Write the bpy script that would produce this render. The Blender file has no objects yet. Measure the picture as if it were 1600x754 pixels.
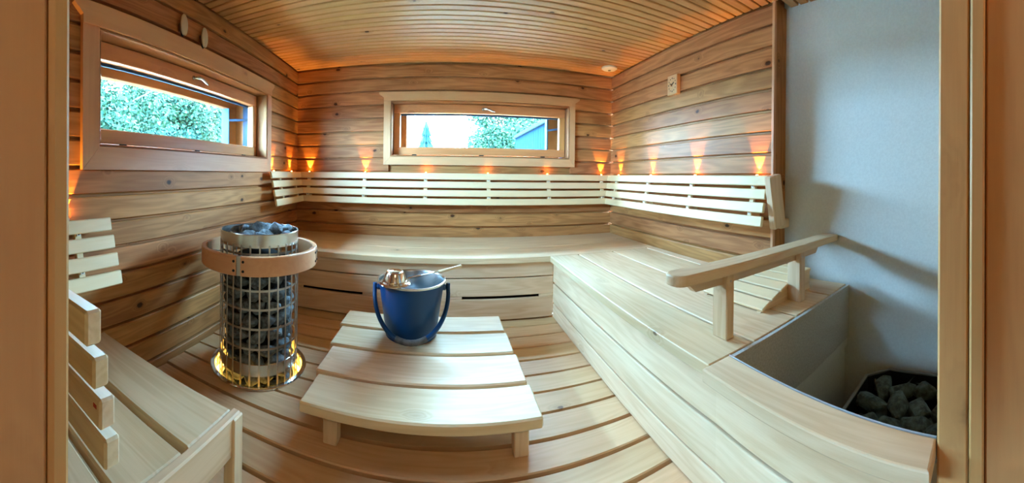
import bpy, bmesh, math, random
import numpy as np
from mathutils import Matrix, Vector
random.seed(7)
SC = bpy.context.scene
COL = SC.collection
PI = math.pi

# ---------------------------------------------------------------- camera (cylindrical phone panorama)
EYE = 1.034
F, U0, V0 = 540.76, 699.46, 274.92
cam = bpy.data.cameras.new('camera'); camo = bpy.data.objects.new('camera', cam); COL.objects.link(camo)
cam.type = 'PANO'; cam.panorama_type = 'CENTRAL_CYLINDRICAL'
cam.central_cylindrical_radius = 1.0
cam.central_cylindrical_range_u_min = -U0 / F
cam.central_cylindrical_range_u_max = (1600 - U0) / F
cam.central_cylindrical_range_v_min = -(754 - V0) / F
cam.central_cylindrical_range_v_max = V0 / F
cam.clip_start = 0.01; cam.clip_end = 500
pitch, roll = 0.003, -0.0117
Rm = Matrix.Rotation(-roll, 3, 'Y') @ Matrix.Rotation(pitch, 3, 'X')      # world -> (right, forward, up)
right, fwd, up = Rm.transposed().col[0], Rm.transposed().col[1], Rm.transposed().col[2]
M = Matrix.Identity(4)
for i in range(3):
    M[i][0], M[i][1], M[i][2] = right[i], up[i], -fwd[i]
M.translation = (0, 0, EYE)
camo.matrix_world = M
SC.camera = camo

# ---------------------------------------------------------------- world, exposure
SKY = 30.0
w = bpy.data.worlds.new('sky'); SC.world = w; w.use_nodes = True
bg = w.node_tree.nodes['Background']
bg.inputs[0].default_value = (0.40, 0.66, 1.0, 1); bg.inputs[1].default_value = SKY
SC.view_settings.view_transform = 'Standard'; SC.view_settings.look = 'None'
SC.view_settings.exposure = 3.08; SC.view_settings.gamma = 1.0
SC.view_settings.use_curve_mapping = False
SC.cycles.use_denoising = True
SC.cycles.max_bounces = 14; SC.cycles.diffuse_bounces = 8; SC.cycles.transparent_max_bounces = 16
SC.cycles.caustics_reflective = False; SC.cycles.caustics_refractive = False
SC.cycles.sample_clamp_indirect = 8.0

# ---------------------------------------------------------------- helpers
def lin(r, g, b):
    f = lambda c: (c / 255 / 12.92) if c / 255 <= .04045 else ((c / 255 + .055) / 1.055) ** 2.4
    return (f(r), f(g), f(b), 1)

WM = {}
def wm(o):
    return WM[o.name]

def link(name, mesh, mat=None, parent=None, mw=None):
    o = bpy.data.objects.new(name, mesh); COL.objects.link(o)
    mw = mw or Matrix.Identity(4)
    o.matrix_basis = mw; WM[o.name] = mw.copy()
    if parent is not None:
        o.parent = parent; o.matrix_parent_inverse = wm(parent).inverted()
    if mat is not None and mesh is not None and not mesh.materials:
        mesh.materials.append(mat)
    return o

def tag(o, label=None, cat=None, group=None, kind=None):
    if label: o['label'] = label
    if cat: o['category'] = cat
    if group: o['group'] = group
    if kind: o['kind'] = kind
    return o

def empty(name, loc, label=None, cat=None, group=None, kind=None):
    o = link(name, None, None, None, Matrix.Translation(loc))
    o.empty_display_size = .05
    return tag(o, label, cat, group, kind)

def bm_mesh(name, bm, mat=None, smooth=False):
    me = bpy.data.meshes.new(name); bm.normal_update(); bm.to_mesh(me); bm.free()
    if smooth:
        for p in me.polygons: p.use_smooth = True
    if mat: me.materials.append(mat)
    return me

BOXES = {}
def box_mesh(lx, ly, lz, bev, mat):
    k = (round(lx, 4), round(ly, 4), round(lz, 4), bev, mat.name)
    if k not in BOXES:
        bm = bmesh.new(); bmesh.ops.create_cube(bm, size=1)
        bmesh.ops.scale(bm, vec=(lx, ly, lz), verts=bm.verts)
        if bev: bmesh.ops.bevel(bm, geom=list(bm.edges), offset=min(bev, .4 * min(lx, ly, lz)), segments=1, affect='EDGES', profile=.5)
        BOXES[k] = bm_mesh('board', bm, mat)
    return BOXES[k]

def board(name, x0, x1, y0, y1, z0, z1, mat, parent=None, bev=.004):
    """axis-aligned board whose grain (local X) runs along its longest side"""
    d = [x1 - x0, y1 - y0, z1 - z0]
    c = Vector(((x0 + x1) / 2, (y0 + y1) / 2, (z0 + z1) / 2))
    a = d.index(max(d))
    if a == 0: R, l = Matrix.Identity(4), d
    elif a == 1: R, l = Matrix.Rotation(PI / 2, 4, 'Z'), [d[1], d[0], d[2]]
    else: R, l = Matrix.Rotation(PI / 2, 4, 'Y'), [d[2], d[1], d[0]]
    return link(name, box_mesh(*l, bev, mat), None, parent, Matrix.Translation(c) @ R)

def board_m(name, l, mw, mat, parent=None, bev=.004):
    return link(name, box_mesh(*l, bev, mat), None, parent, mw)

def beam(name, p, q, wd, th, mat, parent=None, bev=.004, upv=(0, 0, 1)):
    """board from p to q; wd across, th along upv"""
    p, q = Vector(p), Vector(q); X = (q - p).normalized(); Z = Vector(upv); Y = Z.cross(X).normalized(); Z = X.cross(Y)
    m = Matrix((X, Y, Z)).transposed().to_4x4(); m.translation = (p + q) / 2
    return board_m(name, ((q - p).length, wd, th), m, mat, parent, bev)

def lathe(name, prof, mat, parent=None, mw=None, seg=48, smooth=True, a0=0, a1=2 * PI):
    bm = bmesh.new(); full = abs(a1 - a0 - 2 * PI) < 1e-6; n = seg if full else seg + 1
    rings = []
    for i in range(n):
        a = a0 + (a1 - a0) * i / seg
        rings.append([bm.verts.new((r * math.cos(a), r * math.sin(a), z)) for r, z in prof])
    for i in range(seg):
        A, B = rings[i], rings[(i + 1) % n]
        for j in range(len(prof) - 1):
            bm.faces.new((A[j], B[j], B[j + 1], A[j + 1]))
    if not full:
        bm.faces.new(rings[0]); bm.faces.new(rings[-1][::-1])
    bmesh.ops.remove_doubles(bm, verts=bm.verts, dist=1e-6)
    bmesh.ops.recalc_face_normals(bm, faces=bm.faces)
    me = bm_mesh(name, bm, mat)
    if smooth:
        me.polygons.foreach_set('use_smooth', [True] * len(me.polygons))
        try: me.set_sharp_from_angle(angle=math.radians(35))
        except Exception: pass
    return link(name, me, None, parent, mw)

def tube(name, pts, r, mat, parent=None, seg=8, mw=None):
    bm = bmesh.new(); pts = [Vector(p) for p in pts]; prev = None; ref = Vector((.13, .31, .94)).normalized()
    for i, p in enumerate(pts):
        t = (pts[min(i + 1, len(pts) - 1)] - pts[max(i - 1, 0)]).normalized()
        n = ref - t * ref.dot(t)
        if n.length < 1e-4: n = Vector((1, 0, 0))
        n.normalize(); b = t.cross(n); ref = n
        rr = r[i] if isinstance(r, (list, tuple)) else r
        ring = [bm.verts.new(p + (n * math.cos(2 * PI * k / seg) + b * math.sin(2 * PI * k / seg)) * rr) for k in range(seg)]
        if prev:
            for k in range(seg): bm.faces.new((prev[k], prev[(k + 1) % seg], ring[(k + 1) % seg], ring[k]))
        else: bm.faces.new(ring[::-1])
        prev = ring
    bm.faces.new(prev)
    return link(name, bm_mesh(name, bm, mat, True), None, parent, mw)

def prism(name, poly, h, mat, parent=None, mw=None, smooth=False):
    """extrude a 2-D polygon (local XY) by h in local Z"""
    bm = bmesh.new()
    a = [bm.verts.new((x, y, 0)) for x, y in poly]; b = [bm.verts.new((x, y, h)) for x, y in poly]
    bm.faces.new(a[::-1]); bm.faces.new(b)
    for i in range(len(poly)):
        j = (i + 1) % len(poly); bm.faces.new((a[i], a[j], b[j], b[i]))
    bmesh.ops.recalc_face_normals(bm, faces=bm.faces)
    return link(name, bm_mesh(name, bm, mat, smooth), None, parent, mw)

def bevel_prism(name, poly, h, mat, parent, mw, bev=.006):
    o = prism(name, poly, h, mat, parent, mw)
    bm = bmesh.new(); bm.from_mesh(o.data)
    ed = [e for e in bm.edges if abs(e.verts[0].co.z - e.verts[1].co.z) < 1e-6]
    bmesh.ops.bevel(bm, geom=ed, offset=bev, segments=2, affect='EDGES', profile=.5); bm.to_mesh(o.data); bm.free()
    return o

def axes(X, Y, Z, o):
    m = Matrix((Vector(X), Vector(Y), Vector(Z))).transposed().to_4x4(); m.translation = o
    return m

# ---------------------------------------------------------------- materials
class NT:
    def __init__(s, name):
        s.m = bpy.data.materials.new(name); s.m.use_nodes = True; s.t = s.m.node_tree
        s.b = s.t.nodes['Principled BSDF']
    def n(s, typ, **kw):
        x = s.t.nodes.new(typ)
        for k, v in kw.items(): setattr(x, k, v)
        return x
    def l(s, a, b): s.t.links.new(a, b)
    def math(s, op, a, b=None, c=None):
        x = s.n('ShaderNodeMath', operation=op)
        for i, v in enumerate((a, b, c)):
            if v is None: continue
            if isinstance(v, (int, float)): x.inputs[i].default_value = v
            else: s.l(v, x.inputs[i])
        return x.outputs[0]
    def vmul(s, v, k):
        x = s.n('ShaderNodeVectorMath', operation='MULTIPLY'); s.l(v, x.inputs[0]); x.inputs[1].default_value = k
        return x.outputs[0]
    def noise(s, v, sc=1, det=2, rough=.5):
        x = s.n('ShaderNodeTexNoise'); s.l(v, x.inputs['Vector']); x.inputs['Scale'].default_value = sc
        x.inputs['Detail'].default_value = det; x.inputs['Roughness'].default_value = rough
        return x.outputs['Fac']
    def mix(s, f, a, b, mode='MIX'):
        x = s.n('ShaderNodeMix', data_type='RGBA', blend_type=mode)
        if isinstance(f, (int, float)): x.inputs[0].default_value = f
        else: s.l(f, x.inputs[0])
        for i, v in ((6, a), (7, b)):
            if isinstance(v, tuple): x.inputs[i].default_value = v
            else: s.l(v, x.inputs[i])
        return x.outputs[2]
    def remap(s, v, a, b, c=0., d=1., smooth=True):
        x = s.n('ShaderNodeMapRange', interpolation_type='SMOOTHSTEP' if smooth else 'LINEAR')
        s.l(v, x.inputs[0])
        for i, k in enumerate((a, b, c, d)): x.inputs[i + 1].default_value = k
        return x.outputs[0]

def wood(name, light, dark, knot=(70, 38, 20), knots=.5, rough=.45, vary=.10, grain=.55, kscale=4.2, kth=.13, spec=.5, bump=.12):
    s = NT(name)
    tc = s.n('ShaderNodeTexCoord'); oi = s.n('ShaderNodeObjectInfo')
    off = s.math('MULTIPLY', oi.outputs['Random'], 91.7)
    cx = s.n('ShaderNodeCombineXYZ'); s.l(off, cx.inputs[0]); s.l(s.math('MULTIPLY', oi.outputs['Random'], 53.1), cx.inputs[1]); s.l(off, cx.inputs[2])
    va = s.n('ShaderNodeVectorMath', operation='ADD'); s.l(tc.outputs['Object'], va.inputs[0]); s.l(cx.outputs[0], va.inputs[1]); V = va.outputs[0]
    # knots
    vo = s.n('ShaderNodeTexVoronoi', feature='F1'); s.l(s.vmul(V, (.75, 1.15, 1.15)), vo.inputs['Vector']); vo.inputs['Scale'].default_value = kscale
    wob = s.math('MULTIPLY', s.noise(V, 30, 2), .07)
    d = s.math('ADD', vo.outputs['Distance'], wob)
    kn = s.remap(d, kth + .035, kth * .6 + .035); halo = s.remap(d, kth + .17, kth + .02)
    # growth rings pulled round the knots
    g = s.noise(s.vmul(V, (.8, 8.5, 8.5)), 1, 2.5, .55)
    g = s.math('ADD', g, s.math('MULTIPLY', halo, .22))
    rings = s.math('MULTIPLY_ADD', s.math('SINE', s.math('MULTIPLY', g, 58)), .5, .5)
    big = s.noise(s.vmul(V, (1.1, 5, 5)), 1, 2)
    fib = s.noise(s.vmul(V, (6, 170, 170)), 1, 3, .6)
    f = s.math('ADD', s.math('MULTIPLY', rings, .42 * grain), s.math('MULTIPLY', fib, .55 * grain))
    f = s.math('ADD', f, s.math('MULTIPLY_ADD', big, 1.1, -.5))
    c = s.mix(s.remap(f, .0, 1.0, 0, 1, False), lin(*light), lin(*dark))
    c = s.mix(s.math('MULTIPLY', halo, .30 * min(1, knots * 1.4)), c, lin(*[a * .80 for a in dark]))
    c = s.mix(s.math('MULTIPLY', kn, knots), c, lin(*knot))
    hs = s.n('ShaderNodeHueSaturation'); s.l(c, hs.inputs['Color'])
    s.l(s.math('MULTIPLY_ADD', oi.outputs['Random'], vary * 2, 1 - vary), hs.inputs['Value'])
    rnd2 = s.math('FRACT', s.math('MULTIPLY', oi.outputs['Random'], 17.3))
    s.l(s.math('MULTIPLY_ADD', rnd2, .016, .492), hs.inputs['Hue'])
    s.l(hs.outputs[0], s.b.inputs['Base Color'])
    s.l(s.math('MULTIPLY_ADD', fib, .25, rough - .12), s.b.inputs['Roughness'])
    s.b.inputs['Specular IOR Level'].default_value = spec
    bp = s.n('ShaderNodeBump'); bp.inputs['Strength'].default_value = bump; bp.inputs['Distance'].default_value = .002
    s.l(s.math('ADD', fib, s.math('MULTIPLY', rings, .35)), bp.inputs['Height']); s.l(bp.outputs[0], s.b.inputs['Normal'])
    return s.m

def plain(name, col, rough=.5, metal=0., spec=.5, bump=0., bscale=60, var=0.):
    s = NT(name); s.b.inputs['Roughness'].default_value = rough; s.b.inputs['Metallic'].default_value = metal
    s.b.inputs['Specular IOR Level'].default_value = spec
    tc = s.n('ShaderNodeTexCoord')
    nz = s.noise(tc.outputs['Object'], bscale, 4, .6)
    if var:
        s.l(s.mix(s.remap(nz, .3, .7, 0, 1), lin(*[c * (1 - var) for c in col]), lin(*col)), s.b.inputs['Base Color'])
    else: s.b.inputs['Base Color'].default_value = lin(*col)
    if bump:
        bp = s.n('ShaderNodeBump'); bp.inputs['Strength'].default_value = bump; bp.inputs['Distance'].default_value = .004
        s.l(nz, bp.inputs['Height']); s.l(bp.outputs[0], s.b.inputs['Normal'])
    return s.m

def emit(name, col, st):
    s = NT(name); s.b.inputs['Emission Color'].default_value = lin(*col); s.b.inputs['Emission Strength'].default_value = st
    s.b.inputs['Base Color'].default_value = lin(*col)
    return s.m

W_WALL = wood('wall_panel_pine', (196, 138, 86), (136, 86, 48), knot=(40, 20, 10), knots=.9, rough=.52, vary=.12, grain=.85, kscale=5.4, kth=.10, spec=.22)
W_CEIL = wood('ceiling_pine', (200, 150, 98), (164, 110, 64), knot=(50, 26, 12), knots=.85, rough=.5, vary=.08, grain=.5, kscale=4.5, kth=.07, spec=.3)
W_BENCH = wood('bench_aspen', (228, 204, 170), (190, 152, 108), knot=(70, 38, 18), knots=.8, rough=.5, vary=.05, grain=.6, kscale=3.4, kth=.045, spec=.35)
W_SLAT = wood('backrest_aspen', (232, 208, 166), (214, 182, 136), knots=.2, rough=.5, vary=.03, grain=.35, kscale=1.5, kth=.08)
W_FLOOR = wood('floor_pine', (218, 182, 140), (188, 144, 100), knot=(60, 32, 16), knots=.7, rough=.5, vary=.08, grain=.6, kscale=3.2, kth=.05, spec=.35)
W_CASE = wood('casing_pine', (214, 166, 122), (188, 132, 90), knots=.35, rough=.45, vary=.03, grain=.35, kscale=2.8, kth=.10)
W_SASH = wood('sash_pine', (218, 156, 98), (190, 120, 66), knots=.3, rough=.42, vary=.03, grain=.5, kscale=2.4, kth=.09)
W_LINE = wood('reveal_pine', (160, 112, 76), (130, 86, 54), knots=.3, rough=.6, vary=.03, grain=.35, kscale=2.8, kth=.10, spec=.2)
W_OUT = wood('outer_frame_wood', (134, 90, 56), (110, 70, 42), knots=.2, rough=.8, vary=.03, grain=.4, spec=.05)
OUTALU = plain('outer_aluminium', (48, 74, 104), .8, 0, .1)
W_DOOR = wood('door_frame_wood', (208, 160, 102), (180, 130, 76), knots=.5, rough=.5, vary=.03, grain=.4, kscale=2.0, kth=.10)
PLASTER = plain('white_plaster', (208, 214, 212), .8, bump=.15, bscale=90, var=.04)
PANELGREY = plain('grey_board', (188, 191, 190), .8, bump=.2, bscale=120, var=.12)
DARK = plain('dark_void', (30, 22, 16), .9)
SUBF = plain('subfloor_boards', (150, 104, 64), .9, bump=.2)
STEEL = plain('brushed_steel', (205, 203, 198), .24, 1.0)
STEELR = plain('satin_steel', (190, 186, 178), .38, 1.0)
CHROME = plain('polished_steel', (225, 225, 225), .10, 1.0)
BLACKST = plain('black_steel', (22, 24, 26), .5, .3)
ALU = plain('aluminium', (196, 206, 214), .35, .6)
WHITEPL = plain('white_plastic', (228, 224, 214), .45)
BEIGEPL = plain('beige_plastic', (196, 186, 160), .5)
BLUE = plain('blue_enamel', (6, 58, 104), .35, .0, .35)
BLUEIN = plain('bucket_lining', (150, 158, 164), .25, .9)
STONE = plain('heater_stone', (124, 138, 146), .8, bump=.8, bscale=45, var=.45)
STONEG = plain('stove_stone', (112, 134, 134), .85, bump=.8, bscale=30, var=.45)
CORE = plain('heater_core', (14, 16, 20), .9)
LEDW = emit('led_glow', (255, 150, 40), 60)
DIAL = plain('dial_print', (50, 36, 26), .6)
RED = plain('red_mark', (170, 40, 30), .6)

def glass_mat():
    s = NT('window_glass'); t = s.t
    tr = s.n('ShaderNodeBsdfTransparent'); tr.inputs[0].default_value = (.93, .98, .97, 1)
    gl = s.n('ShaderNodeBsdfGlossy'); gl.inputs['Roughness'].default_value = .02
    fr = s.n('ShaderNodeFresnel'); fr.inputs[0].default_value = 1.45
    geo = s.n('ShaderNodeNewGeometry'); fac = s.math('MULTIPLY', fr.outputs[0], s.math('SUBTRACT', 1.0, geo.outputs['Backfacing']))
    mx = s.n('ShaderNodeMixShader'); s.l(fac, mx.inputs[0]); s.l(tr.outputs[0], mx.inputs[1]); s.l(gl.outputs[0], mx.inputs[2])
    out = [n for n in t.nodes if n.type == 'OUTPUT_MATERIAL'][0]; s.l(mx.outputs[0], out.inputs[0]); t.nodes.remove(s.b)
    return s.m
GLASS = glass_mat()

# ---------------------------------------------------------------- room measures
D = 3.20                          # far wall
XR = 1.628                        # panelled right wall
XW = 1.75                         # white plaster wall
YP = 1.185                        # where the panelling of the right wall ends
ZC = 2.072                        # ceiling
YN = 0.127                        # inner face of the door wall
PL, PT = .126, .027               # wall plank pitch and thickness
def xl(y): return -1.289 - .0612 * y              # left wall (slightly out of square)
LX0 = xl(0); LDIR = Vector((-.0612, 1, 0)).normalized(); LNOR = Vector((LDIR.y, -LDIR.x, 0))
def lw(s, n, z): return Vector((LX0, 0, 0)) + LDIR * s + LNOR * n + Vector((0, 0, z))   # left wall frame: along, out of the wall, up
LM = axes(-LDIR, LNOR, (0, 0, 1), (0, 0, 0)).to_3x3().to_4x4()

def multi_box(name, boxes, mat, mw=None, parent=None):
    bm = bmesh.new()
    for (x0, x1, y0, y1, z0, z1) in boxes:
        r = bmesh.ops.create_cube(bm, size=1)['verts']
        bmesh.ops.scale(bm, vec=(x1 - x0, y1 - y0, z1 - z0), verts=r)
        bmesh.ops.translate(bm, vec=((x0 + x1) / 2, (y0 + y1) / 2, (z0 + z1) / 2), verts=r)
    return link(name, bm_mesh(name, bm, mat), None, parent, mw)

PROF = [(0, .0), (PT - .003, .0), (PT, .003), (PT, PL - .022), (PT - .005, PL - .016), (PT - .024, PL - .014), (PT - .024, PL), (0, PL)]
PCACHE = {}
def wall_plank(parent, mw, length, hcut=None):
    k = (round(length, 3), hcut)
    if k not in PCACHE:
        bm = bmesh.new(); prof = PROF
        if hcut: prof = [(0, 0), (PT - .003, 0), (PT, .003), (PT, hcut), (0, hcut)]
        a = [bm.verts.new((-length / 2, y, z - PL / 2)) for y, z in prof]; b = [bm.verts.new((length / 2, y, z - PL / 2)) for y, z in prof]
        bm.faces.new(a); bm.faces.new(b[::-1])
        for i in range(len(prof)):
            j = (i + 1) % len(prof); bm.faces.new((a[i], b[i], b[j], a[j]))
        bmesh.ops.recalc_face_normals(bm, faces=bm.faces)
        PCACHE[k] = bm_mesh('plank', bm, W_WALL)
    return link('plank', PCACHE[k], None, parent, mw)

# windows: far in (x), left in (s along wall); casing outer / opening
FW = dict(a0=-.60, a1=1.22, z0=1.125, z1=1.80, o0=-.535, o1=1.165, oz0=1.20, oz1=1.72, ot=.072, ob=.075)
LWN = dict(a0=.745, a1=2.545, z0=1.045, z1=1.785, o0=.835, o1=2.475, oz0=1.15, oz1=1.685, ot=.118, ob=.098)
THK = .40                                                    # wall thickness

def panelled_wall(name, length_rng, frame, win=None, ztop=ZC, zmin=0.0):
    """frame(s, n, z) -> world, rot 4x4; backing with a hole + planks as children"""
    fn, rot = frame
    s0, s1 = length_rng
    org = fn(0, 0, 0)
    mw = Matrix.Translation(org) @ rot
    sg = -1                                                   # local X runs opposite to s
    hs = []
    if win:
        hs = [(-win['o0'], -s0 + .4, -THK, 0, -.3, ztop + .3), (-s1 - .4, -win['o1'], -THK, 0, -.3, ztop + .3),
              (-win['o1'], -win['o0'], -THK, 0, -.3, win['oz0']), (-win['o1'], -win['o0'], -THK, 0, win['oz1'], ztop + .3)]
    else: hs = [(-s1, -s0, -.1, 0, -.3, ztop + .3)]
    off = Vector(fn(0, -PT, 0)) - Vector(org)
    wall = multi_box(name, hs, W_WALL, Matrix.Translation(off) @ mw)
    tag(wall, kind='structure')
    z = ztop - PL; k = 0
    while z > zmin - PL:
        spans = [(s0, s1)]
        if win and z + PL > win['z0'] + .03 and z < win['z1'] - .03:
            spans = [(s0, win['o0'] - .02), (win['o1'] + .02, s1)]
        for a, b in spans:
            c = fn((a + b) / 2, -PT, z + PL / 2)
            wall_plank(wall, Matrix.Translation(c) @ rot, b - a)
        z -= PL; k += 1
    return wall

far_frame = (lambda s, n, z: Vector((s, D - n, z)), axes((-1, 0, 0), (0, -1, 0), (0, 0, 1), (0, 0, 0)))
left_frame = (lw, LM)
right_frame = (lambda s, n, z: Vector((XR - n, -s, z)), axes((0, 1, 0), (-1, 0, 0), (0, 0, 1), (0, 0, 0)))
wall_far = panelled_wall('wall_far', (xl(D) - .02, XR + .0), far_frame, FW)
wall_left = panelled_wall('wall_left', (.0, D + .06), left_frame, LWN)
wall_right = panelled_wall('wall_right', (-D, -YP - .018), right_frame, None)
board('end_board', XR - .001, XW, YP, YP + .018, 0, ZC, W_WALL, wall_right, .002)
board('corner_strip', XR - .006, XR + .016, YP - .004, YP + .016, .46, ZC, W_CASE, wall_right, .003)
o = tag(multi_box('wall_right_plaster', [(XW, XW + .15, -1.6, YP + .06, -.6, ZC + .3)], PLASTER), kind='structure')

# ceiling
ceil = tag(multi_box('ceiling', [(xl(D) - .5, XW + .3, YN - .05, D + .5, ZC + .05, ZC + .2)], DARK), kind='structure')
y = D; CP = .0682; i = 0
while y > YN:
    x0 = xl(y) - .01
    board('ceiling_plank', x0, XW if y < YP + .02 else XR + .01, y - CP + .012, y, ZC, ZC + .028, W_CEIL, ceil, .004)
    y -= CP; i += 1

# floor: subfloor + duckboards with a round cut-out for the heater
HX, HY = -.977, 1.62
HR = .262
flo = tag(multi_box('floor', [(xl(D) - .3, .90, YN - .1, D + .3, -.34, -.14)], SUBF), kind='structure')
def floor_plank(x0, x1, y0, y1):
    th = .032; R = HR - .012
    def dx(yy): return math.sqrt(max(0, R * R - (yy - HY) ** 2))
    in0, in1 = abs(y0 - HY) < R, abs(y1 - HY) < R
    polys = []
    if not in0 and not in1 and not (y0 < HY - R and y1 > HY + R): 
        return board('floor_plank', x0, x1, y0, y1, -th, 0, W_FLOOR, flo, .004)
    if in0 and in1:
        N = 8; ys = [y0 + (y1 - y0) * k / N for k in range(N + 1)]
        polys.append([(x0, y0)] + [(HX - dx(q), q) for q in ys] + [(x0, y1)])
        polys.append([(x1, y1)] + [(HX + dx(q), q) for q in ys[::-1]] + [(x1, y0)])
    elif in1:
        ang0 = math.asin((y1 - HY) / R); N = 12
        arc = [(HX + R * math.cos(a), HY + R * math.sin(a)) for a in [ang0 + (-PI - 2 * ang0) * k / N for k in range(N + 1)]]
        polys.append([(x0, y0), (x1, y0), (x1, y1)] + arc + [(x0, y1)])
    else:
        ang0 = math.asin((y0 - HY) / R); N = 12
        arc = [(HX - R * math.cos(a), HY + R * math.sin(a)) for a in [ang0 + (PI - 2 * ang0) * k / N for k in range(N + 1)]]
        polys.append([(x1, y1), (x0, y1), (x0, y0)] + arc + [(x1, y0)])
    for p in polys:
        cxm = sum(q[0] for q in p) / len(p); cym = sum(q[1] for q in p) / len(p)
        prism('floor_plank', [(a - cxm, b - cym) for a, b in p], th, W_FLOOR, flo, Matrix.Translation((cxm, cym, -th)))
y = 1.003 + .146 * 10
while y > YN:
    floor_plank(xl(y - .14) + .004, .80, y - .146 + .017, y)
    y -= .146
for xx in (-1.1, -.3, .5):
    board('joist', xx - .025, xx + .025, YN, 2.6, -.135, -.032, W_FLOOR, flo, .002) if abs(xx - HX) > .3 else None

# ---------------------------------------------------------------- door wall, door frame and the passage behind the camera
JX0, JX1 = -.25, .755
wn = tag(multi_box('wall_near', [(xl(0) - .3, JX0 - .06, -.06, YN, -.3, ZC + .3), (JX1 + .06, XW + .1, -.06, .115, -.3, ZC + .3),
                                 (JX0 - .06, JX1 + .06, -.06, YN, ZC - .02, ZC + .3)], W_WALL), kind='structure')
dr = empty('door_1', (.25, 0, 0), kind='structure')
board('door_jamb', JX0 - .06, JX0 - .002, -.16, .112, 0, ZC, W_DOOR, dr, .004)
board('door_casing', JX0 - .10, JX0 + .0, .1125, .131, 0, ZC, W_DOOR, dr, .004)
board('door_casing', JX1, JX1 + .06, .049, .117, 0, ZC, W_DOOR, dr, .005)
board('door_stop', JX1 - .004, JX1 + .06, .014, .047, 0, ZC, W_DOOR, dr, .005)
board('door_jamb', JX1 + .010, JX1 + .06, -.16, .012, 0, ZC, W_DOOR, dr, .004)
board('door_head', JX0, JX1, -.06, .115, ZC - .03, ZC + .01, W_DOOR, dr, .004)
tag(multi_box('wall_back', [(-1.7, 1.9, -1.75, -1.6, -.3, 2.6), (-1.5, -1.35, -1.7, -.05, -.3, 2.6)], PLASTER), kind='structure')
tag(multi_box('floor_passage', [(-1.5, XW + .1, -1.7, .13, -.2, -.002)], W_FLOOR), kind='structure')
tag(multi_box('ceiling_passage', [(-1.6, XW + .2, -1.75, .06, ZC + .25, ZC + .4)], PLASTER), kind='structure')

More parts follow.
